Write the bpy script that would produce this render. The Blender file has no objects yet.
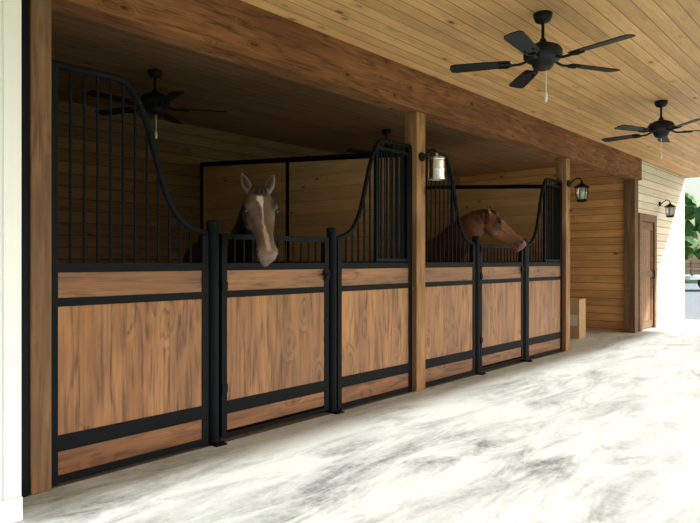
import bpy, bmesh, math, random
from mathutils import Vector, Matrix, noise
random.seed(7)
S=bpy.context.scene
D=3.71
CEIL=3.21
def rad(a): return math.radians(a)
# ---------------------------------------------------------------- materials
def newmat(name):
    m=bpy.data.materials.new(name); m.use_nodes=True
    nt=m.node_tree; b=nt.nodes['Principled BSDF']
    return m,nt,b
def N(nt,t,**k):
    n=nt.nodes.new(t)
    for a,v in k.items(): setattr(n,a,v)
    return n
def setin(nt,sock,v):
    if hasattr(v,'is_output') : nt.links.new(v,sock)
    else: sock.default_value=v
def M(nt,op,a,b=None,c=None,clamp=False):
    n=N(nt,'ShaderNodeMath',operation=op); n.use_clamp=clamp
    setin(nt,n.inputs[0],a)
    if b is not None: setin(nt,n.inputs[1],b)
    if c is not None: setin(nt,n.inputs[2],c)
    return n.outputs[0]
def mix(nt,f,a,b,bt='MIX'):
    n=N(nt,'ShaderNodeMix',data_type='RGBA',blend_type=bt)
    setin(nt,n.inputs[0],f); 
    setin(nt,n.inputs[6],a if hasattr(a,'is_output') else (*a,1)[:4])
    setin(nt,n.inputs[7],b if hasattr(b,'is_output') else (*b,1)[:4])
    return n.outputs[2]
def maprange(nt,v,a,b,c=0.,d=1.):
    n=N(nt,'ShaderNodeMapRange'); n.clamp=True
    setin(nt,n.inputs[0],v)
    for i,x in enumerate((a,b,c,d)): n.inputs[i+1].default_value=x
    return n.outputs[0]
def comb(nt,x,y,z):
    n=N(nt,'ShaderNodeCombineXYZ')
    for i,v in enumerate((x,y,z)): setin(nt,n.inputs[i],v)
    return n.outputs[0]
def noise_t(nt,vec,scale,detail=3,rough=.55,dist=0.):
    n=N(nt,'ShaderNodeTexNoise'); 
    if vec is not None: nt.links.new(vec,n.inputs['Vector'])
    n.inputs['Scale'].default_value=scale; n.inputs['Detail'].default_value=detail
    n.inputs['Roughness'].default_value=rough; n.inputs['Distortion'].default_value=dist
    return n.outputs[0]
def wood(name,light,dark,g='X',v='Z',pw=.14,seam=.03,ring=.5,knot=.6,rough=.6,var=.25,seamcol=.25,ringf=4.,kn=1.0,vs=9.,kr=(.03,.085),tone=None,spec=.3,fr0=.38,fr1=.66):
    m,nt,b=newmat(name)
    tc=N(nt,'ShaderNodeTexCoord'); sp=N(nt,'ShaderNodeSeparateXYZ'); nt.links.new(tc.outputs['Object'],sp.inputs[0])
    ax={'X':0,'Y':1,'Z':2}
    w=[a for a in 'XYZ' if a not in (g,v)][0]
    U=sp.outputs[ax[g]];V=sp.outputs[ax[v]];W=sp.outputs[ax[w]]
    q=M(nt,'DIVIDE',M(nt,'ADD',V,.0137),pw); idx=M(nt,'FLOOR',q); fr=M(nt,'SUBTRACT',q,idx)
    wn=N(nt,'ShaderNodeTexWhiteNoise',noise_dimensions='1D'); nt.links.new(idx,wn.inputs['W'])
    r=wn.outputs[0]; off=M(nt,'MULTIPLY',r,53.)
    Uo=M(nt,'ADD',U,off)
    fine=noise_t(nt,comb(nt,M(nt,'MULTIPLY',Uo,2.2),M(nt,'MULTIPLY',V,48.),M(nt,'MULTIPLY',W,48.)),1.,6,.75)
    vo=N(nt,'ShaderNodeTexVoronoi'); nt.links.new(comb(nt,M(nt,'MULTIPLY',Uo,2.4*kn),M(nt,'MULTIPLY',V,5.*kn),M(nt,'MULTIPLY',W,5.*kn)),vo.inputs['Vector'])
    vo.inputs['Scale'].default_value=1.
    kd=vo.outputs['Distance']
    pull=maprange(nt,kd,0.,.35,.42,0.)
    big=noise_t(nt,comb(nt,M(nt,'MULTIPLY',Uo,.7),M(nt,'MULTIPLY',V,vs),M(nt,'MULTIPLY',W,vs)),1.,3,.5,.2)
    big=M(nt,'ADD',big,pull)
    rg=M(nt,'SINE',M(nt,'MULTIPLY',big,ringf*6.28))
    rg=M(nt,'POWER',M(nt,'MULTIPLY_ADD',rg,.5,.5),3.)
    rg=M(nt,'MULTIPLY',rg,maprange(nt,fine,.35,.6,.25,1.))
    f=M(nt,'ADD',M(nt,'MULTIPLY',rg,ring),M(nt,'MULTIPLY',maprange(nt,fine,fr0,fr1),.75-ring*.3),clamp=True)
    lt=light
    if tone:
        tn=noise_t(nt,comb(nt,M(nt,'MULTIPLY',Uo,1.1),M(nt,'MULTIPLY',V,5.),M(nt,'MULTIPLY',W,5.)),1.,3,.6)
        lt=mix(nt,maprange(nt,tn,.38,.62),light,tone)
    col=mix(nt,f,lt,dark)
    hal=maprange(nt,kd,kr[1],kr[1]*2.2,knot*.4,0.)
    col=mix(nt,hal,col,dark)
    k=maprange(nt,kd,kr[0],kr[1],knot,0.)
    col=mix(nt,k,col,tuple(x*.25 for x in dark))
    br=M(nt,'MULTIPLY_ADD',r,var*2,1-var)
    col=mix(nt,1.,col,comb(nt,br,br,M(nt,'MULTIPLY',br,.98)),'MULTIPLY')
    d=M(nt,'MINIMUM',fr,M(nt,'SUBTRACT',1.,fr))
    sm=maprange(nt,d,seam*.4,seam,1.,0.) if seam>0 else 0.
    if seam>0: col=mix(nt,sm,col,tuple(x*seamcol for x in dark))
    nt.links.new(col,b.inputs['Base Color']); b.inputs['Roughness'].default_value=rough
    b.inputs['Specular IOR Level'].default_value=spec
    bp=N(nt,'ShaderNodeBump'); bp.inputs['Strength'].default_value=.35; bp.inputs['Distance'].default_value=.004
    h=M(nt,'SUBTRACT',M(nt,'MULTIPLY',fine,.4),sm if seam>0 else 0.)
    nt.links.new(h,bp.inputs['Height']); nt.links.new(bp.outputs[0],b.inputs['Normal'])
    return m
def plain(name,col,rough=.5,metal=0.,var=.1,scale=8.,bump=0.,spec=.5):
    m,nt,b=newmat(name)
    tc=N(nt,'ShaderNodeTexCoord')
    n=noise_t(nt,tc.outputs['Object'],scale,4)
    c=mix(nt,n,tuple(x*(1-var) for x in col),tuple(min(1,x*(1+var)) for x in col))
    nt.links.new(c,b.inputs['Base Color']); b.inputs['Roughness'].default_value=rough; b.inputs['Metallic'].default_value=metal
    b.inputs['Specular IOR Level'].default_value=spec
    if bump:
        bp=N(nt,'ShaderNodeBump'); bp.inputs['Strength'].default_value=bump; bp.inputs['Distance'].default_value=.01
        nt.links.new(noise_t(nt,tc.outputs['Object'],scale*5,4),bp.inputs['Height']); nt.links.new(bp.outputs[0],b.inputs['Normal'])
    return m
PL=(.40,.185,.060); PD=(.080,.030,.010); PT=(.27,.112,.036)
m_panelV=wood('stained_boards_vertical',PL,PD,'Z','X',.31,.004,.65,.95,.42,.14,.7,6.,.8,5.5,(.04,.085),tone=PT,spec=.45,fr0=.44,fr1=.68)
m_panelH=wood('stained_boards_horizontal',(.31,.133,.045),PD,'X','Z',3.,0,.75,.95,.42,.1,ringf=5.,vs=7.,kr=(.04,.09),tone=(.20,.078,.026),spec=.45,fr0=.44,fr1=.66)
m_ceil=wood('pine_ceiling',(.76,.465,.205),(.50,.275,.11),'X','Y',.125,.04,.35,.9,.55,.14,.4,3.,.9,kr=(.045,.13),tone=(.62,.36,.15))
m_ceilD=wood('shaded_pine_ceiling',(.31,.19,.095),(.20,.115,.055),'X','Y',.125,.04,.4,.9,.65,.14,.35,3.,.9,kr=(.04,.12),tone=(.25,.15,.072))  # darker copy of the pine; stall interior shade is painted into its colour
m_sideP=wood('pale_siding',(.86,.83,.75),(.66,.60,.48),'X','Z',.145,.06,.3,.6,.6,.07,.4,3.)
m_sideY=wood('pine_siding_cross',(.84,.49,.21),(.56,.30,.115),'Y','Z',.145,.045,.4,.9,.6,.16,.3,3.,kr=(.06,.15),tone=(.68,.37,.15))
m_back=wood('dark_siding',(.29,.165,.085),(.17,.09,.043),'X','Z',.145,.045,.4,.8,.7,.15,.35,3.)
m_part=wood('pine_partition',(.90,.57,.31),(.64,.38,.19),'Y','Z',.145,.02,.35,.8,.6,.10,.5,3.,tone=(.80,.49,.25),kr=(.04,.10))
m_beam=wood('rough_beam',(.31,.132,.050),(.085,.032,.012),'X','Z',4.,0,.6,.95,.7,.05,ringf=7.,kn=1.5,kr=(.06,.13),vs=6,tone=(.19,.078,.028),fr0=.42,fr1=.66)
m_post=wood('rough_post',(.46,.26,.12),(.18,.085,.036),'Z','X',4.,0,.6,.95,.7,.05,ringf=6.,vs=6,tone=(.30,.155,.07),kr=(.07,.14),fr0=.44,fr1=.64)
m_postd=wood('weathered_post',(.26,.155,.085),(.12,.066,.035),'Z','X',4.,0,.55,.9,.8,.05,ringf=5.,vs=6,tone=(.17,.10,.058))
m_door=wood('door_planks',(.34,.19,.10),(.16,.08,.04),'Z','X',.14,.06,.5,.6,.6,.15)
m_doorH=wood('door_battens',(.22,.12,.06),(.11,.055,.028),'X','Z',3.,0,.5,.6,.6,.1)
m_black=plain('black_powder_coat',(.004,.006,.009),.6,.0,.2,20,spec=.10)
m_fan=plain('dark_bronze_fan',(.010,.011,.013),.55,.0,.2,10,spec=.25)
m_galv=plain('galvanised_metal',(.85,.87,.87),.25,1.,.12,12)
m_white=plain('white_painted_metal',(.93,.98,1.),.4,0,.01,4)
m_card=plain('cardboard',(.46,.29,.155),.8,0,.1,10)
m_ink=plain('printed_label',(.55,.56,.55),.7)
m_tape=plain('packing_tape',(.5,.36,.2),.3)
m_bark=plain('bark',(.12,.08,.05),.9,0,.3,6,.5)
m_leaf=plain('leaves',(.09,.2,.05),.8,0,.5,3,.6)
m_rubber=plain('rubber',(.02,.02,.02),.8)
m_trailer=wood('trailer_boards',(.30,.2,.14),(.16,.1,.06),'X','Z',.16,.08)
m_hair=plain('dark_hair',(.012,.009,.008),.6,0,.3,40)
m_hair2=plain('chestnut_hair',(.10,.038,.018),.6,0,.3,40)
m_eye=plain('eye',(.008,.005,.004),.08)
m_nos=plain('nostril_skin',(.015,.01,.01),.7)
m_glass,nt,b=newmat('lantern_glass'); b.inputs['Base Color'].default_value=(.85,.9,.92,1); b.inputs['Roughness'].default_value=.15
b.inputs['Transmission Weight'].default_value=.7
m_bulb,nt,b=newmat('bulb'); b.inputs['Base Color'].default_value=(.9,.88,.8,1)
# concrete
m_conc,nt,b=newmat('concrete')
tc=N(nt,'ShaderNodeTexCoord'); o=tc.outputs['Object']
mp=N(nt,'ShaderNodeMapping'); nt.links.new(o,mp.inputs[0]); mp.inputs['Rotation'].default_value=(0,0,rad(-18)); mp.inputs['Scale'].default_value=(.55,2.1,1)
n1=noise_t(nt,mp.outputs[0],2.0,10,.72,.55)
n2=noise_t(nt,o,20,8,.8,.3)
n3=noise_t(nt,o,.55,3,.6)
f=M(nt,'MULTIPLY',maprange(nt,n1,.45,.64),maprange(nt,n3,.40,.60,.25,1.))
f=M(nt,'MULTIPLY',f,maprange(nt,n2,.3,.62,.4,1.1))
c=mix(nt,f,(.575,.62,.60),(.10,.112,.108))
c=mix(nt,maprange(nt,n2,.45,.7,0,.3),c,(.37,.40,.39))
nt.links.new(c,b.inputs['Base Color']); b.inputs['Roughness'].default_value=.65
bp=N(nt,'ShaderNodeBump'); bp.inputs['Strength'].default_value=.15; bp.inputs['Distance'].default_value=.01
nt.links.new(n2,bp.inputs['Height']); nt.links.new(bp.outputs[0],b.inputs['Normal'])
m_shav=plain('stall_bedding',(.12,.085,.055),.95,0,.35,15,.5)
m_grass=plain('grass',(.10,.18,.05),.95,0,.4,1.5,.5)
m_gravel=plain('gravel',(.26,.29,.31),.9,0,.35,14,.6)

# ---------------------------------------------------------------- mesh helpers
def finish(bm,name,mat,parent=None,loc=(0,0,0),smooth=False,bevel=0.,auto=None):
    bmesh.ops.recalc_face_normals(bm,faces=bm.faces)
    me=bpy.data.meshes.new(name); bm.to_mesh(me); bm.free()
    if smooth:
        for p in me.polygons: p.use_smooth=True
    me.materials.append(mat)
    ob=bpy.data.objects.new(name,me); S.collection.objects.link(ob)
    ob.location=loc
    if parent: ob.parent=parent
    if bevel:
        md=ob.modifiers.new('bev','BEVEL'); md.width=bevel; md.segments=2; md.limit_method='ANGLE'
    return ob
def root(name,label,cat,loc,group=None):
    e=bpy.data.objects.new(name,None); e.empty_display_size=.1; S.collection.objects.link(e); e.location=loc
    e['label']=label; e['category']=cat
    if group: e['group']=group
    return e
def tag(o,label,cat,group=None):
    o['label']=label;o['category']=cat
    if group:o['group']=group
    return o
def struct(o): o['kind']='structure'; return o
def box(bm,a,b):
    vs=[bm.verts.new((x,y,z)) for x in (a[0],b[0]) for y in (a[1],b[1]) for z in (a[2],b[2])]
    for f in ((0,1,3,2),(4,6,7,5),(0,4,5,1),(2,3,7,6),(0,2,6,4),(1,5,7,3)): bm.faces.new([vs[i] for i in f])
def frame_of(d):
    d=d.normalized(); r=Vector((0,0,1)) if abs(d.z)<.9 else Vector((1,0,0))
    u=d.cross(r).normalized(); return u,d.cross(u).normalized()
def tube(bm,pts,r,seg=10,sq=False):
    pts=[Vector(p) for p in pts]; rings=[]
    rs=r if isinstance(r,(list,tuple)) else [r]*len(pts)
    u0=None
    for i,p in enumerate(pts):
        d=(pts[min(i+1,len(pts)-1)]-pts[max(i-1,0)])
        if u0 is None: u,v=frame_of(d)
        else:
            dn=d.normalized(); u=(u0-dn*u0.dot(dn)).normalized(); v=dn.cross(u)
        u0=u; rr=[]
        n=4 if sq else seg
        for k in range(n):
            a=2*math.pi*(k+(.5 if sq else 0))/n; q=rs[i]*(1.414 if sq else 1)
            rr.append(bm.verts.new(p+u*math.cos(a)*q+v*math.sin(a)*q))
        rings.append(rr)
    for A,B in zip(rings,rings[1:]):
        for k in range(len(A)): bm.faces.new((A[k],A[(k+1)%len(A)],B[(k+1)%len(A)],B[k]))
    bm.faces.new(rings[0][::-1]); bm.faces.new(rings[-1])
def lathe(bm,prof,seg=24,c=(0,0,0)):
    rings=[]
    for r,z in prof:
        rings.append([bm.verts.new((c[0]+r*math.cos(2*math.pi*k/seg),c[1]+r*math.sin(2*math.pi*k/seg),c[2]+z)) for k in range(seg)])
    for A,B in zip(rings,rings[1:]):
        for k in range(seg): bm.faces.new((A[k],A[(k+1)%seg],B[(k+1)%seg],B[k]))
    bm.faces.new(rings[0][::-1]); bm.faces.new(rings[-1])
def dup(r,loc=None,rotz=None):
    c=r.copy(); S.collection.objects.link(c)
    if loc is not None: c.location=loc
    if rotz is not None: c.rotation_euler=(0,0,rotz)
    def rec(a,b):
        for ch in a.children:
            k=ch.copy(); S.collection.objects.link(k); k.parent=b; rec(ch,k)
    rec(r,c); return c
def slab(name,a,b,mat,bev=0):
    bm=bmesh.new(); c=((a[0]+b[0])/2,(a[1]+b[1])/2,a[2])
    box(bm,[a[i]-c[i] for i in range(3)],[b[i]-c[i] for i in range(3)])
    return finish(bm,name,mat,loc=c,bevel=bev)
# ---------------------------------------------------------------- shell
T1,T2,T3,T4,T5=1.465,5.18,8.90,12.05,15.56
BACK=7.40
struct(slab('floor',(-5,-1.4,-.15),(T5+.05,3.66,0),m_conc))
struct(slab('floor_stalls',(1.43,3.66,-.15),(T3,BACK,0.0),m_shav))
struct(slab('floor_bay',(T3,3.66,-.15),(T5+.05,BACK,0.0),m_conc))
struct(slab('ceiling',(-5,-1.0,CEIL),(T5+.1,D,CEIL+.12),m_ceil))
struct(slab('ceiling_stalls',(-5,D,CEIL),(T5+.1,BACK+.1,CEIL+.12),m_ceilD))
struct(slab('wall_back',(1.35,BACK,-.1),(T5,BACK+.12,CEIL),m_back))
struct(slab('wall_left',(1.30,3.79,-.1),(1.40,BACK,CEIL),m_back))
struct(slab('wall_right',(T4+.02,3.79,-.1),(T4+.12,BACK,CEIL),m_sideY))
struct(slab('wall_end',(T5-.1,3.77,-.1),(T5,BACK,CEIL),m_sideY))
d0,d1,dh=12.36,13.20,2.10
bm=bmesh.new()
W0=T4+.09
for a,b in (((W0,D-.05,0),(d0,D+.05,CEIL)),((d1,D-.05,0),(T5,D+.05,CEIL)),((d0,D-.05,dh),(d1,D+.05,CEIL))):
    box(bm,[a[0]-13.8,a[1]-D,a[2]],[b[0]-13.8,b[1]-D,b[2]])
struct(finish(bm,'wall_front',m_sideP,loc=(13.8,D,0)))
bm=bmesh.new()
for a,b in (((d0-.12,-.08,0),(d0+.02,-.05,dh+.12)),((d1-.02,-.08,0),(d1+.12,-.05,dh+.12)),((d0+.02,-.08,dh-.02),(d1-.02,-.05,dh+.12))):
    box(bm,(a[0]-12.8,a[1],a[2]),(b[0]-12.8,b[1],b[2]))
struct(finish(bm,'trim_1',m_doorH,loc=(12.8,D,0)))
dr=root('door_1','plank tack room door with horizontal battens','door',(12.78,D,0)); dr['kind']='structure'
bm=bmesh.new(); box(bm,(-.41,-.03,.01),(.41,.02,dh-.02)); finish(bm,'door_leaf',m_door,dr)
bm=bmesh.new()
for z in (.03,1.0,1.93): box(bm,(-.30,-.045,z),(.30,-.03,z+.13))
for s in (-1,1): box(bm,(min(.30*s,.40*s),-.046,.03),(max(.30*s,.40*s),-.03,2.06))
finish(bm,'door_batten',m_doorH,dr)
bm=bmesh.new(); tube(bm,[(.35,-.045,.98),(.35,-.09,.98),(.35,-.09,1.12),(.35,-.045,1.12)],.01); finish(bm,'door_handle',m_black,dr)
# outside
struct(slab('ground',(-80,-80,-.3),(150,110,-.12),m_grass))
struct(slab('gravel_driveway',(T5+.05,-14,-.13),(42,24,-.05),m_gravel))
# white corner column
bm=bmesh.new(); box(bm,(-.15,-.15,0),(.15,.145,CEIL)); box(bm,(-.165,-.165,0),(.15,.145,.12))
for k in range(3): box(bm,(-.1+.08*k,-.158,.12),(-.08+.08*k,-.15,CEIL))
tag(finish(bm,'white_column',m_white,loc=(1.10,3.49,0),bevel=.006),'white painted metal column beside the first wooden post','column')
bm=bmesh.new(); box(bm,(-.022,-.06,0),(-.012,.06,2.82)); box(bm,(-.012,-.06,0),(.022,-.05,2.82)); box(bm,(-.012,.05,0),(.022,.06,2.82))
tag(finish(bm,'post_shade_strip',m_black,loc=(1.375,3.70,0)),'black strip standing in for shade on the first timber post','shade strip')  # added channel shape, its black stands in for the post's shaded side
# ---------------------------------------------------------------- timber posts & beam
def post(x,label,h=2.82,y=D,wd=.155,mat=None):
    bm=bmesh.new(); w=wd/2; box(bm,(-w,-w,0),(w,w,h))
    bmesh.ops.subdivide_edges(bm,edges=bm.edges,cuts=6,use_grid_fill=True)
    for v in bm.verts:
        n_=noise.noise(Vector((v.co.x*9+x,v.co.y*9,v.co.z*2.5)))*.003; v.co.x+=n_; v.co.y+=n_
    return tag(finish(bm,'wooden_post',mat or m_post,loc=(x,y,0),bevel=.006),label,'post','square timber posts along the stalls')
post(T1,'dull brown square timber post beside the white column',wd=.115,mat=m_postd,y=D-.02)
post(T2,'square timber post between the two stalls, with a metal light')
post(T3,'square timber post at the second stall end, holding a lantern')
post(T4,'dark square timber post at the tack room corner',wd=.2,y=D+.02,mat=m_postd)
bm=bmesh.new(); box(bm,(-5.6,-.10,0),(5.6,.10,CEIL-2.82))
bmesh.ops.subdivide_edges(bm,edges=bm.edges,cuts=20,use_grid_fill=True)
for v in bm.verts:
    if v.co.y<0: v.co.y+=noise.noise(v.co*3)*.006
    if v.co.z<.05: v.co.z+=noise.noise(v.co*4)*.004
tag(finish(bm,'wooden_beam',m_beam,loc=(6.62,D-.02,2.82)),'long rough stained timber beam resting on the posts','beam')
# ---------------------------------------------------------------- round steel posts
def steel_post(x):
    r=root('steel_post','black round steel stall post with cap and floor flange','post',(x,D,0),'round steel stall posts')
    bm=bmesh.new(); lathe(bm,[(.043,0),(.043,1.58)]); finish(bm,'post_tube',m_black,r,smooth=False)
    bm=bmesh.new(); lathe(bm,[(.044,1.57),(.0455,1.575),(.0455,1.595),(.038,1.603),(.015,1.606)]); finish(bm,'post_cap',m_black,r)
    bm=bmesh.new(); lathe(bm,[(.05,0.001),(.05,.02),(.046,.03)]); box(bm,(-.045,-.11,.001),(.045,-.03,.012))
    for s in (-1,1): lathe(bm,[(.01,.012),(.01,.024)],6,(.025*s,-.085,0))
    finish(bm,'floor_flange',m_black,r); return r
p0=steel_post(2.69)
for x in (3.94,6.40,7.63): dup(p0,(x,D,0))
# ---------------------------------------------------------------- stall panels
CURVE=[(0,2.47),(.2,2.47),(.38,2.47),(.46,2.44),(.53,2.33),(.59,2.17),(.65,1.95),(.71,1.76),(.79,1.62),(.88,1.55),(1,1.51)]
def cr(pts,n=6):
    out=[];P=[pts[0]]+pts+[pts[-1]]
    for i in range(1,len(P)-2):
        for k in range(n):
            t=k/n; q=[]
            for j in range(2):
                a,b_,c_,d_=P[i-1][j],P[i][j],P[i+1][j],P[i+2][j]
                q.append(.5*(2*b_+(c_-a)*t+(2*a-5*b_+4*c_-d_)*t*t+(3*b_-a-3*c_+d_)*t**3))
            out.append(tuple(q))
    out.append(pts[-1]); return out
CS=cr(CURVE)
def hgt(f):
    for a,b_ in zip(CS,CS[1:]):
        if a[0]<=f<=b_[0]: return a[1]+(b_[1]-a[1])*(f-a[0])/(b_[0]-a[0]+1e-9)
    return CS[-1][1]
ZR=[(0.012,.055),(.195,.29),(1.045,1.095),(1.245,1.30)]
def front_panel(x0,x1,kind,label):
    w=x1-x0; hw=w/2; door=kind=='D'
    r=root('stall_door' if door else 'stall_front_panel',label,'stall door' if door else 'stall panel',((x0+x1)/2,D,0),'stall doors' if door else 'stall front panels')
    s=.025
    def H(f):
        if door: return 1.50
        return hgt(f if kind=='L' else 1-f)
    z0=.03 if door else 0.004
    bm=bmesh.new()
    box(bm,(-hw,-s,z0),(-hw+2*s,s,H(0)-.012)); box(bm,(hw-2*s,-s,z0),(hw,s,H(1)-.012))
    for a,b_ in ZR: box(bm,(-hw+2*s,-s,a+(.02 if door and a<.02 else 0)),(hw-2*s,s,b_))
    if door: box(bm,(-hw,-s,1.475),(hw,s,1.515))
    else:
        pts=[((-hw+a*w) if kind=='L' else (hw-a*w),0,b_) for a,b_ in CS]
        tube(bm,pts,.021,10)
    finish(bm,'frame',m_black,r,bevel=.003 if door else 0)
    bm=bmesh.new(); n=int(round((w-.1)/.085))
    for k in range(1,n):
        x=-hw+2*s+(w-4*s)*k/n; f=(x+hw)/w
        tube(bm,[(x,0,1.295),(x,0,H(f)-.005)],.0085,8)
    o=finish(bm,'grille_bars',m_black,r)
    for a,b_,mt,nm in ((.055,.195,m_panelH,'lower_plank'),(.29,1.045,m_panelV,'wood_infill'),(1.095,1.245,m_panelH,'upper_plank')):
        if door and a<.06: a=.075
        bm=bmesh.new()
        box(bm,(-hw+2*s,-.017,a),(hw-2*s,.017,b_))
        oo=finish(bm,nm,mt,r)
        sh=Vector((random.uniform(-9,9),0,random.uniform(-3,3)))
        if mt is m_panelH: sh.z=random.uniform(-.9,.2)
        for v in oo.data.vertices: v.co+=sh
        oo.location=-sh
    if door:
        for z in (.35,1.1,1.42):
            bm=bmesh.new(); tube(bm,[(-hw-.0,-.035,z),(-hw-.0,-.035,z+.07)],.010); box(bm,(-hw,-.034,z+.005),(-hw+.05,-.026,z+.065)); finish(bm,'hinge',m_black,r)
        bm=bmesh.new(); box(bm,(hw-.06,-.036,1.15),(hw-.0,-.026,1.24)); tube(bm,[(hw-.10,-.04,1.2),(hw+.005,-.04,1.2)],.009); tube(bm,[(hw-.08,-.04,1.2),(hw-.08,-.07,1.2),(hw-.08,-.07,1.16)],.007)
        finish(bm,'latch',m_black,r)
    elif kind=='R':
        bm=bmesh.new(); xa=-hw+.50*w; xb=hw-.06
        for x in (xa,xb): box(bm,(x-.014,-.022,1.31),(x+.014,.012,2.40))
        for z in (1.31,2.375): box(bm,(xa+.014,-.022,z),(xb-.014,.012,z+.028))
        x=xa+.045
        while x<xb-.02: tube(bm,[(x,-.004,1.33),(x,-.004,2.38)],.007,6); x+=.043
        finish(bm,'feed_door',m_black,r)
    return r
a=.083
front_panel(1.53,2.635,'L','wood and black steel stall front beside the end post')
front_panel(2.75,3.88,'D','wood and steel stall door, dark bay horse looking over')
front_panel(3.995,T2-a,'R','stall front with feed door, rising to the middle timber post')
front_panel(T2+a,6.345,'L','stall front with curved grille falling from the middle post')
front_panel(6.455,7.57,'D','wood and steel stall door, chestnut horse looking over')
front_panel(7.685,T3-a,'R','stall front with feed door, rising to the last post')
def partition(x,label):
    r=root('stall_partition',label,'stall partition',(x,0,0),'stall partitions')
    y0,y1=D+.085,BACK-.005; ym=(y0+y1)/2
    def pris(bm,hx,ya,yb,za,zb,ta,tb):
        vs=[bm.verts.new(p) for sx in (-hx,hx) for p in ((sx,ya,za),(sx,yb,zb),(sx,yb,tb),(sx,ya,ta))]
        for f in ((0,1,2,3),(7,6,5,4),(0,4,5,1),(1,5,6,2),(2,6,7,3),(3,7,4,0)): bm.faces.new([vs[i] for i in f])
    za,zb=2.42,2.68
    bm=bmesh.new(); pris(bm,.02,y0+.02,y1-.02,.05,.05,za-.02,zb-.02); finish(bm,'boards',m_part,r)
    bm=bmesh.new()
    for a,b_ in (((-.03,y0,.0),(.03,y0+.05,za)),((-.03,y1-.05,0),(.03,y1,zb)),((-.03,ym-.025,0),(.03,ym+.025,(za+zb)/2)),((-.031,y0,0.002),(.031,y1,.06)),((-.031,y0,1.27),(.031,y1,1.31))): box(bm,a,b_)
    pris(bm,.031,y0,y1,za-.03,zb-.03,za+.03,zb+.03)
    finish(bm,'frame',m_black,r)
partition(T2,'pine board stall divider in black steel frame between the stalls')
partition(T3,'pine board stall divider in black steel frame beside the open bay')
# ---------------------------------------------------------------- ceiling fan
def fan(loc,rot,label):
    r=root('ceiling_fan',label,'ceiling fan',loc,'dark ceiling fans'); r.rotation_euler=(0,0,rot)
    bm=bmesh.new(); lathe(bm,[(.03,-.07),(.055,-.06),(.068,-.03),(.072,0)]); finish(bm,'canopy',m_fan,r,smooth=True)
    bm=bmesh.new(); lathe(bm,[(.012,-.24),(.012,-.05)],12); lathe(bm,[(.022,-.24),(.03,-.215),(.018,-.19)],16); finish(bm,'downrod',m_fan,r)
    bm=bmesh.new(); lathe(bm,[(.03,-.225),(.07,-.235),(.125,-.26),(.145,-.29),(.145,-.335),(.12,-.36),(.085,-.37),(.08,-.40),(.06,-.425),(.02,-.435)],32); finish(bm,'motor_housing',m_fan,r,smooth=True)
    mb=None
    for k in range(5):
        a=2*math.pi*k/5
        if mb is None:
            bm=bmesh.new(); pts=[(.24,-.045),(.27,-.055),(.45,-.063),(.66,-.068),(.70,-.054),(.71,0),(.70,.054),(.66,.068),(.45,.063),(.27,.055),(.24,.045)]
            tilt=math.sin(rad(9))
            up=[bm.verts.new((x,y,-.365+y*tilt+.004)) for x,y in pts]; lo=[bm.verts.new((x,y,-.365+y*tilt-.004)) for x,y in pts]
            bm.faces.new(up); bm.faces.new(lo[::-1])
            for i in range(len(pts)): bm.faces.new((up[i],lo[i],lo[(i+1)%len(pts)],up[(i+1)%len(pts)]))
            mb=finish(bm,'blade',m_fan,r,bevel=.002)
            bm=bmesh.new(); tube(bm,[(.10,0,-.35),(.17,.0,-.375),(.22,0,-.376),(.25,0,-.375)],.011,8)
            tube(bm,[(.22,0,-.374),(.27,.035,-.372),(.33,.03,-.370)],.008,8); tube(bm,[(.22,0,-.376),(.27,-.035,-.382),(.33,-.03,-.380)],.008,8)
            mk=finish(bm,'blade_bracket',m_fan,r); 
        else:
            for src in (mb,mk):
                c=src.copy(); S.collection.objects.link(c); c.parent=r; c.rotation_euler=(0,0,a)
    bm=bmesh.new(); tube(bm,[(.03,0,-.43),(.03,0,-.60)],.0035,6); lathe(bm,[(.003,-.59),(.010,-.61),(.013,-.64),(.010,-.665),(.004,-.675)],10,(.03,0,0)); finish(bm,'pull_chain',m_white,r)
    return r
f1=fan((4.54,2.05,CEIL),rad(20-48.4),'dark bronze five-blade ceiling fan under the porch ceiling')
f=dup(f1,(7.95,2.12,CEIL),rad(12)); f['label']='dark bronze five-blade ceiling fan closer to the tack room'
f=dup(f1,(3.33,5.55,CEIL),rad(40)); f['label']='dark five-blade ceiling fan inside the first stall'
f=dup(f1,(7.05,5.55,CEIL),rad(25)); f['label']='dark five-blade ceiling fan inside the second stall'
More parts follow.
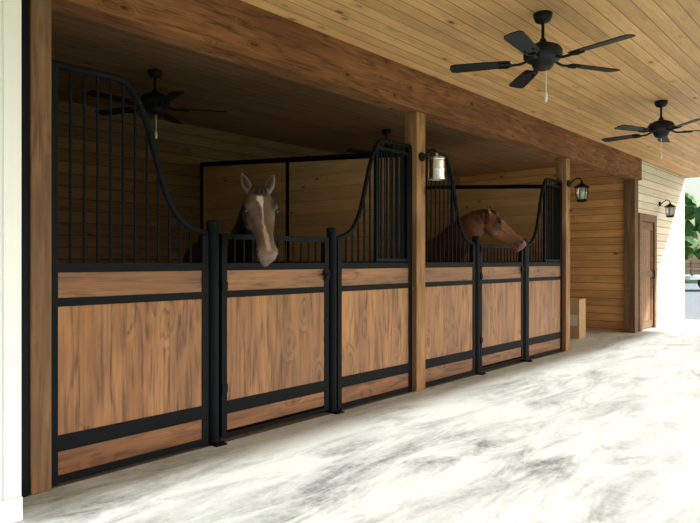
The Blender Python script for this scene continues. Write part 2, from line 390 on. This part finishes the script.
# ---------------------------------------------------------------- lanterns
def lantern(loc,label,can=False):
    r=root('wall_light' if can else 'wall_lantern',label,'wall light',loc,'outdoor wall lights')
    bm=bmesh.new(); lathe(bm,[(.05,-.01),(.05,.01)],20)
    bmesh.ops.rotate(bm,verts=bm.verts,cent=(0,0,0),matrix=Matrix.Rotation(rad(90),3,'X')); bmesh.ops.translate(bm,verts=bm.verts,vec=(0,-.011,.12)); finish(bm,'back_plate',m_black,r)
    bm=bmesh.new(); tube(bm,[(0,-.02,.10),(0,-.07,.15),(0,-.13,.19),(0,-.18,.18),(0,-.2,.13)],.007 if can else .009,8); finish(bm,'arm',m_black,r,smooth=True)
    c=(0,-.2,0)
    bm=bmesh.new(); lathe(bm,[(.012,.14),(.02,.11),(.05,.09),(.105,.055),(.108,.045),(.08,.045)] if not can else [(.012,.14),(.02,.11),(.07,.10),(.095,.085),(.097,.07),(.08,.07)],24,c); finish(bm,'hood',m_galv if can else m_black,r)
    if can:
        bm=bmesh.new(); lathe(bm,[(.082,.07),(.088,.05),(.090,-.03),(.094,-.035),(.094,-.045),(.090,-.05),(.090,-.13),(.096,-.135),(.096,-.148),(.088,-.148),(.086,-.05),(.03,-.03)],28,c)
        finish(bm,'shade',m_galv,r)
        bm=bmesh.new(); lathe(bm,[(.02,-.04),(.034,-.08),(.03,-.11),(.01,-.125)],16,c); finish(bm,'bulb',m_bulb,r,smooth=True)
        r.scale=(.92,.92,.92)
    else:
        bm=bmesh.new(); lathe(bm,[(.055,.045),(.068,-.02),(.06,-.13)],24,c); finish(bm,'glass',m_glass,r,smooth=True)
        bm=bmesh.new(); lathe(bm,[(.018,-.12),(.018,-.05),(.022,-.02),(.012,.02)],14,c); finish(bm,'bulb',m_bulb,r,smooth=True)
        bm=bmesh.new(); lathe(bm,[(.03,-.165),(.07,-.155),(.075,-.14),(.06,-.128)],24,c); finish(bm,'base',m_black,r)
        bm=bmesh.new()
        for k in range(6):
            a=2*math.pi*k/6; cx,cy=math.cos(a),math.sin(a)
            tube(bm,[(.085*cx,-.2+.085*cy,.05),(.082*cx,-.2+.082*cy,-.03),(.07*cx,-.2+.07*cy,-.145)],.0055,6)
        finish(bm,'cage',m_black,r)
    return r
lantern((T2,D-.0785,2.26),'silver galvanised cylinder light with black arm on post',True)
lantern((T3,D-.0785,2.33),'black caged glass lantern on the last stall post')
lantern((13.60,D-.05,2.36),'black caged glass lantern beside the tack room door')
# ---------------------------------------------------------------- cardboard box
r=root('cardboard_box','tall light brown cardboard carton standing on the bay floor','box',(10.60,4.28,0)); r.rotation_euler=(0,0,rad(6))
bm=bmesh.new(); box(bm,(-.2,-.2,0.001),(.2,.2,.66)); finish(bm,'carton',m_card,r,bevel=.004)
bm=bmesh.new(); box(bm,(-.2,-.2,.662),(-.004,.2,.667)); box(bm,(.004,-.2,.662),(.2,.2,.667)); finish(bm,'flap',m_card,r)
bm=bmesh.new(); box(bm,(-.2015,-.03,.54),(-.2,.03,.66)); box(bm,(-.2015,-.03,.6675),(.2,.03,.6685)); finish(bm,'tape',m_tape,r)
bm=bmesh.new(); box(bm,(-.202,-.17,.22),(-.2,-.04,.40)); finish(bm,'printed_label',m_ink,r)
# ---------------------------------------------------------------- horses
def ring(c,u,v,a,t,b_,n=18,e=2.2,nar=.25):
    out=[]
    for k in range(n):
        an=2*math.pi*k/n; cu,su=math.cos(an),math.sin(an)
        x=a*math.copysign(abs(cu)**(2/e),cu); y=(t if su>0 else b_)*math.copysign(abs(su)**(2/e),su)
        if su<0: x*=1-nar*abs(su)
        out.append(c+u*x+v*y)
    return out
def loft(bm,rings):
    R=[[bm.verts.new(p) for p in q] for q in rings]
    for A,B in zip(R,R[1:]):
        for k in range(len(A)): bm.faces.new((A[k],A[(k+1)%len(A)],B[(k+1)%len(A)],B[k]))
    bm.faces.new(R[0][::-1]); bm.faces.new(R[-1])
def horse(name_label,bx,by,P,Mz,neck,coat,coat2,bodyshade,muzcol,white,hair,lean=0.,ws=1.,earsp=.22,es_=1.,earn=.35):
    base=Vector((bx,by,0)); P=Vector(P)-base; Mz=Vector(Mz)-base
    r=root('horse',name_label,'horse',base)
    d=(Mz-P).normalized(); h=Vector((d.x,d.y,0)).normalized(); up=Vector((0,0,1))
    n=(up-d*up.dot(d)).normalized(); sd=d.cross(n).normalized()
    bm=bmesh.new()
    X=Vector((1,0,0)); Y=Vector((0,1,0)); Z=up
    def bo(y): return lean*y
    tr=[(-.06,1.17,.09,.14,.14),(.04,1.2,.18,.26,.26),(.2,1.22,.23,.33,.32),(.45,1.2,.26,.34,.34),(.8,1.17,.30,.33,.33),(1.1,1.2,.28,.31,.30),(1.38,1.26,.27,.28,.30),(1.62,1.25,.22,.24,.30),(1.76,1.22,.12,.16,.2)]
    loft(bm,[ring(Vector((bo(y),y,z)),X,Z,a,t,b_,nar=.1) for y,z,a,t,b_ in tr])
    R=[]; npts=[Vector(q[:3])-base for q in neck]
    for i,q in enumerate(neck):
        dd=(npts[max(i-1,0)]-npts[min(i+1,len(neck)-1)])*-1
        dd.normalize(); s_=dd.cross(Z).normalized(); v_=s_.cross(dd).normalized()
        R.append(ring(npts[i],s_,v_,q[3],q[4],q[4]*1.05,nar=.05))
    loft(bm,R)
    L=(Mz-P).length/.645
    hs=[(-.045,.045,.03,.05),(-.01,.07,.055,.08),(.05,.084,.068,.125),(.12,.094,.077,.165),(.18,.104,.074,.185),(.23,.096,.066,.185),(.28,.078,.058,.172),(.34,.064,.053,.146),(.42,.056,.049,.122),(.50,.056,.048,.108),(.56,.062,.051,.103),(.605,.064,.048,.099),(.637,.054,.038,.080),(.658,.032,.018,.050)]
    loft(bm,[ring(P+d*s_*L,sd,n,a*ws,t,b_,e=2.4,nar=.30) for s_,a,t,b_ in hs])
    def blob(c,rx,ry,rz,ax=None):
        mt=Matrix((sd,n,d)).transposed().to_4x4(); mt.translation=c
        bmesh.ops.create_icosphere(bm,subdivisions=3,radius=1,matrix=mt@Matrix.Diagonal((rx,ry,rz,1)))
    for s in (-1,1):
        blob(P+d*.175*L+sd*s*.086*ws+n*.048,.030,.024,.040)
        blob(P+d*.585*L+sd*s*.048*ws+n*.008,.024,.034,.040)
        blob(P+d*.16*L+sd*s*.058*ws-n*.105,.040,.078,.095)
        tube(bm,[P+d*.25*L+sd*s*.082*ws-n*.02,P+d*.40*L+sd*s*.056*ws-n*.012],[.018,.011],8)
    blob(P+d*.605*L-n*.088,.034,.028,.038)
    def eardir(s): return (-d*.55+n*earn+Z*.5+sd*s*earsp).normalized()
    for s in (-1,1):
        b0=P+d*.0+sd*s*.062*ws+n*.03; ed=eardir(s)
        fs=(sd-ed*sd.dot(ed)).normalized(); ff=ed.cross(fs)
        es=[(-.03,.03,.025),(.02,.038,.022),(.06,.043,.018),(.10,.034,.015),(.14,.018,.012),(.165,.006,.007)]
        loft(bm,[ring(b0+ed*q*es_,fs,ff,a,t,t,10,nar=0) for q,a,t in es])
    for s in (-1,1):
        fx=.14*s+bo(.18); fy=.18
        fl=[(0,0,1.15,.10,.15),(0,0,.92,.085,.11),(0,.0,.75,.058,.07),(0,-.01,.55,.043,.05),(0,-.01,.50,.046,.05),(0,0,.42,.032,.036),(0,0,.25,.028,.032),(0,0,.20,.036,.040),(0,-.03,.11,.032,.036),(0,-.045,.06,.045,.052),(0,-.05,.0,.055,.065)]
        loft(bm,[ring(Vector((fx+a,fy+b_,z)),X,Y,w,dp,dp,12,nar=0) for a,b_,z,w,dp in fl])
        hx=.15*s+bo(1.45); hy=1.42
        hl=[(0,.03,1.2,.11,.22),(0,-.02,1.0,.11,.2),(0,-.04,.85,.085,.14),(0,.08,.68,.055,.085),(0,.2,.55,.042,.062),(0,.21,.48,.040,.055),(0,.17,.38,.033,.042),(0,.15,.25,.030,.035),(0,.14,.20,.038,.042),(0,.11,.11,.033,.038),(0,.09,.06,.046,.052),(0,.08,0,.056,.065)]
        loft(bm,[ring(Vector((hx+a,hy+b_,z)),X,Y,w,dp,dp,12,nar=0) for a,b_,z,w,dp in hl])
    m,nt,b=newmat('coat_'+('dark' if white else 'chestnut'))
    tc=N(nt,'ShaderNodeTexCoord'); o=tc.outputs['Object']
    def dotp(vec):
        sb=N(nt,'ShaderNodeVectorMath',operation='SUBTRACT'); nt.links.new(o,sb.inputs[0]); sb.inputs[1].default_value=P
        dt=N(nt,'ShaderNodeVectorMath',operation='DOT_PRODUCT'); nt.links.new(sb.outputs[0],dt.inputs[0]); dt.inputs[1].default_value=vec
        return dt.outputs['Value']
    s_=M(nt,'DIVIDE',dotp(d),L); w_=dotp(sd); n_=dotp(n)
    ns=noise_t(nt,o,7,4,.6); nf=noise_t(nt,o,45,3)
    c=mix(nt,maprange(nt,ns,.35,.65),coat,coat2)
    ey=M(nt,'MULTIPLY',maprange(nt,M(nt,'ABSOLUTE',M(nt,'SUBTRACT',s_,.20)),.03,.08,.75,0.),maprange(nt,M(nt,'ABSOLUTE',w_),.06,.09))
    c=mix(nt,ey,c,tuple(x*.3 for x in coat2))
    sp=N(nt,'ShaderNodeSeparateXYZ'); nt.links.new(o,sp.inputs[0])
    c=mix(nt,maprange(nt,sp.outputs[1],P.y+.05,P.y+.28),c,bodyshade)  # coat darkens behind the head, stall shade put into the colour
    mz=M(nt,'MULTIPLY',maprange(nt,M(nt,'ADD',s_,M(nt,'MULTIPLY',ns,.06)),.50,.62),maprange(nt,M(nt,'ABSOLUTE',w_),.12,.10))
    c=mix(nt,mz,c,muzcol)
    if white:
        wob=M(nt,'MULTIPLY_ADD',ns,.06,-.03)
        aw=M(nt,'ABSOLUTE',M(nt,'ADD',w_,wob))
        wid=maprange(nt,s_,.14,.22,.023,.004); wid2=maprange(nt,s_,.34,.48,0.,.012)
        tot=M(nt,'ADD',wid,wid2)
        bl=maprange(nt,M(nt,'SUBTRACT',tot,aw),-.006,.006)
        rng=M(nt,'MULTIPLY',maprange(nt,s_,.085,.11),maprange(nt,s_,.62,.60))
        bl=M(nt,'MULTIPLY',M(nt,'MULTIPLY',bl,rng),M(nt,'GREATER_THAN',n_,0.))
        wc=mix(nt,maprange(nt,s_,.22,.40),(.60,.54,.50),(.46,.32,.26))
        c=mix(nt,bl,c,wc)
    c=mix(nt,maprange(nt,sp.outputs[2],.45,.7,.85,0.),c,(.02,.014,.012))
    c=mix(nt,maprange(nt,sp.outputs[2],.05,.07,1.,0.),c,(.035,.03,.025))
    nt.links.new(c,b.inputs['Base Color']); b.inputs['Roughness'].default_value=.48
    bp=N(nt,'ShaderNodeBump'); bp.inputs['Strength'].default_value=.25; bp.inputs['Distance'].default_value=.006
    nt.links.new(nf,bp.inputs['Height']); nt.links.new(bp.outputs[0],b.inputs['Normal'])
    body=finish(bm,'body',m,r,smooth=True)
    md=body.modifiers.new('rm','REMESH'); md.mode='VOXEL'; md.voxel_size=.009; md.use_smooth_shade=True
    md=body.modifiers.new('sm','SMOOTH'); md.factor=.5; md.iterations=3
    for s in (-1,1):
        bm=bmesh.new(); mt=Matrix((sd,n,d)).transposed().to_4x4(); mt.translation=P+d*.205*L+sd*s*.100*ws+n*.030
        bmesh.ops.create_uvsphere(bm,u_segments=16,v_segments=10,radius=1,matrix=mt@Matrix.Diagonal((.019,.019,.025,1))); finish(bm,'eye',m_eye,r,smooth=True)
        bm=bmesh.new(); mt.translation=P+d*.60*L+sd*s*.061*ws+n*.014
        bmesh.ops.create_uvsphere(bm,u_segments=12,v_segments=8,radius=1,matrix=mt@Matrix.Diagonal((.013,.021,.015,1))); finish(bm,'nostril',m_nos,r,smooth=True)
        bm=bmesh.new()
        b0=P+d*.0+sd*s*.062*ws+n*.03; ed=eardir(s); fs=(sd-ed*sd.dot(ed)).normalized(); ff=ed.cross(fs)
        if ff.dot(h)<0: ff=-ff
        loft(bm,[ring(b0+ed*q*es_+ff*o_,fs,ff,a,.004,.004,10,nar=0) for q,a,o_ in ((.02,.012,.022),(.05,.02,.018),(.09,.018,.014),(.13,.007,.010))]); finish(bm,'ear_lining',m_nos,r,smooth=True)
    bm=bmesh.new(); tube(bm,[P+d*.52*L+sd*.053*ws-n*.05,P+d*.60*L+sd*.057*ws-n*.05,P+d*.656*L-n*.026,P+d*.60*L-sd*.057*ws-n*.05,P+d*.52*L-sd*.053*ws-n*.05],.005,6); finish(bm,'mouth',m_nos,r,smooth=True)
    bm=bmesh.new(); rnd=random.Random(3)
    for k in range(18):
        o0=P-d*.02+sd*rnd.uniform(-.035,.035)+n*.055; ln=rnd.uniform(.06,.12); sx=rnd.uniform(-.03,.03)
        tube(bm,[o0,o0+d*.04+n*.026+sd*sx*.5,o0+d*ln*.7+n*.024+sd*sx,o0+d*ln+n*.014+sd*sx*1.5],[.009,.011,.008,.001],6)
    finish(bm,'forelock',hair,r,smooth=True)
    bm=bmesh.new()
    crest=[P-d*.02+n*.04]+[npts[i]+Z*neck[i][4]*.93 for i in range(len(neck))]
    for i in range(60):
        t=i/59*(len(crest)-1); j=min(int(t),len(crest)-2); q=crest[j].lerp(crest[j+1],t-j)
        s=1 if not white else -1
        ln=rnd.uniform(.10,.18); a_=sd*s; wv=Vector((rnd.uniform(-.02,.02),rnd.uniform(-.03,.03),0))
        tube(bm,[q-Z*.015,q+a_*.03+Z*.008+wv*.3,q+a_*.085-Z*ln*.45+wv,q+a_*.10-Z*ln+wv],[.010,.012,.010,.002],6)
    finish(bm,'mane',hair,r,smooth=True)
    bm=bmesh.new()
    for i in range(26):
        q=Vector((bo(1.75)+rnd.uniform(-.03,.03),1.78,1.32)); e=Vector((rnd.uniform(-.06,.06),rnd.uniform(0,.06),0))
        tube(bm,[q,q+Vector((0,.07,-.06)),q+Vector((0,.09,-.4))+e,q+Vector((0,.06,-.85))+e*.7],[.015,.02,.018,.003],6)
    finish(bm,'tail',hair,r,smooth=True)
    return r
horse('grey-brown bay horse with forehead star looking over the stall door',3.52,4.40,(3.01,3.60,1.82),(2.84,3.28,1.33),
      [(3.05,3.66,1.76,.085,.10),(3.15,3.82,1.69,.095,.13),(3.30,4.08,1.53,.11,.16),(3.44,4.35,1.36,.14,.21),(3.50,4.65,1.25,.19,.30)],
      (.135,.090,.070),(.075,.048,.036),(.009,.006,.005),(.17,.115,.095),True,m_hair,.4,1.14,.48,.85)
horse('chestnut horse in profile, head over the second stall door',6.92,4.42,(6.84,3.78,1.88),(6.97,3.38,1.50),
      [(6.82,3.84,1.82,.095,.13),(6.79,3.98,1.75,.11,.18),(6.80,4.18,1.62,.13,.22),(6.86,4.4,1.44,.155,.26),(6.92,4.68,1.3,.19,.30)],
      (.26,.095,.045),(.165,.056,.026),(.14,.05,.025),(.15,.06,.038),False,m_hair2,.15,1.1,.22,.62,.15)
# ---------------------------------------------------------------- trailer outside
r=root('utility_trailer','wooden-sided flatbed utility trailer parked on gravel','trailer',(33.2,5.9,-.05)); r.rotation_euler=(0,0,rad(-48))
bm=bmesh.new(); box(bm,(-2.4,-1,.55),(2.4,1,.72)); tube(bm,[(-2.4,0,.6),(-3.5,0,.5)],.05,sq=True); tube(bm,[(-3.3,0,.5),(-3.3,0,0)],.04); finish(bm,'bed',m_white,r)
bm=bmesh.new()
for y in (-1,.96):
    box(bm,(-2.4,y,.78),(2.4,y+.04,1.04)); box(bm,(-2.4,y,1.1),(2.4,y+.04,1.38))
    for x in (-2.38,-1.2,0,1.2,2.3): box(bm,(x,y-.04,.72),(x+.08,y,1.42))
finish(bm,'side_boards',m_trailer,r)
for x in (-.45,.45):
    for y in (-1.15,1.15):
        bm=bmesh.new(); tube(bm,[(x,y-.1,.35),(x,y+.1,.35)],.35,24); tube(bm,[(x,y-.105,.35),(x,y+.105,.35)],.16,16); finish(bm,'wheel',m_rubber,r)
# ---------------------------------------------------------------- trees
def tree(x,y,h,w,seed):
    rn=random.Random(seed); r=root('tree','leafy green deciduous tree beyond the gravel','tree',(x,y,-.12),'trees beyond the driveway')
    bm=bmesh.new(); tube(bm,[(0,0,0),(.1,0,h*.3),(0,.1,h*.7)],[.28,.2,.1],10)
    for k in range(4):
        a=rn.uniform(0,6.28); tube(bm,[(.05,0,h*.35),(w*.3*math.cos(a),w*.3*math.sin(a),h*.6)],[.12,.05],8)
    finish(bm,'trunk',m_bark,r)
    bm=bmesh.new()
    for k in range(16):
        a=rn.uniform(0,6.28); q=rn.uniform(0,w*.36); z=rn.uniform(.2,.88)*h; sz=rn.uniform(.14,.22)*w
        bmesh.ops.create_icosphere(bm,subdivisions=3,radius=sz,matrix=Matrix.Translation((q*math.cos(a),q*math.sin(a),z)))
    for v in bm.verts: v.co+=Vector(noise.noise_vector(v.co*1.6+Vector((x,y,0))))*.55+Vector(noise.noise_vector(v.co*5))*.22
    finish(bm,'foliage',m_leaf,r)
for i,(x,y,h,w) in enumerate(((50,8,6.0,6),(56,15,7.,6.5),(60,24,6.5,6.5),(59,3,7,6),(66,-5,7,6),(46,23,6,6),(68,11,8.5,7),(62,34,8,7),(57,-14,7.5,7))): tree(x,y,h,w,i)
# ---------------------------------------------------------------- light
w=bpy.data.worlds.new('World'); S.world=w; w.use_nodes=True; nt=w.node_tree
sky=nt.nodes.new('ShaderNodeTexSky'); sky.sky_type='NISHITA'; sky.sun_disc=False
sky.sun_elevation=rad(31); sky.sun_rotation=rad(140); sky.air_density=1.2; sky.dust_density=3
nt.links.new(sky.outputs[0],nt.nodes['Background'].inputs[0]); nt.nodes['Background'].inputs[1].default_value=.17
sl=bpy.data.lights.new('Sun','SUN'); sl.energy=6.4; sl.angle=rad(2.5); sl.color=(1,.99,.97)
so=bpy.data.objects.new('Sun',sl); S.collection.objects.link(so)
so.rotation_euler=Vector((-1,1.33,-1)).to_track_quat('-Z','Y').to_euler(); so.location=(10,-8,9)
S.view_settings.view_transform='Standard'; S.view_settings.look='None'; S.view_settings.exposure=0.35
# ---------------------------------------------------------------- camera
cam=bpy.data.cameras.new('Camera'); cam.sensor_width=36; cam.lens=620/700*36; cam.clip_end=400
co=bpy.data.objects.new('Camera',cam); S.collection.objects.link(co)
co.location=(0,0,1.31); co.rotation_euler=(rad(90),0,rad(41.58-90)); S.camera=co
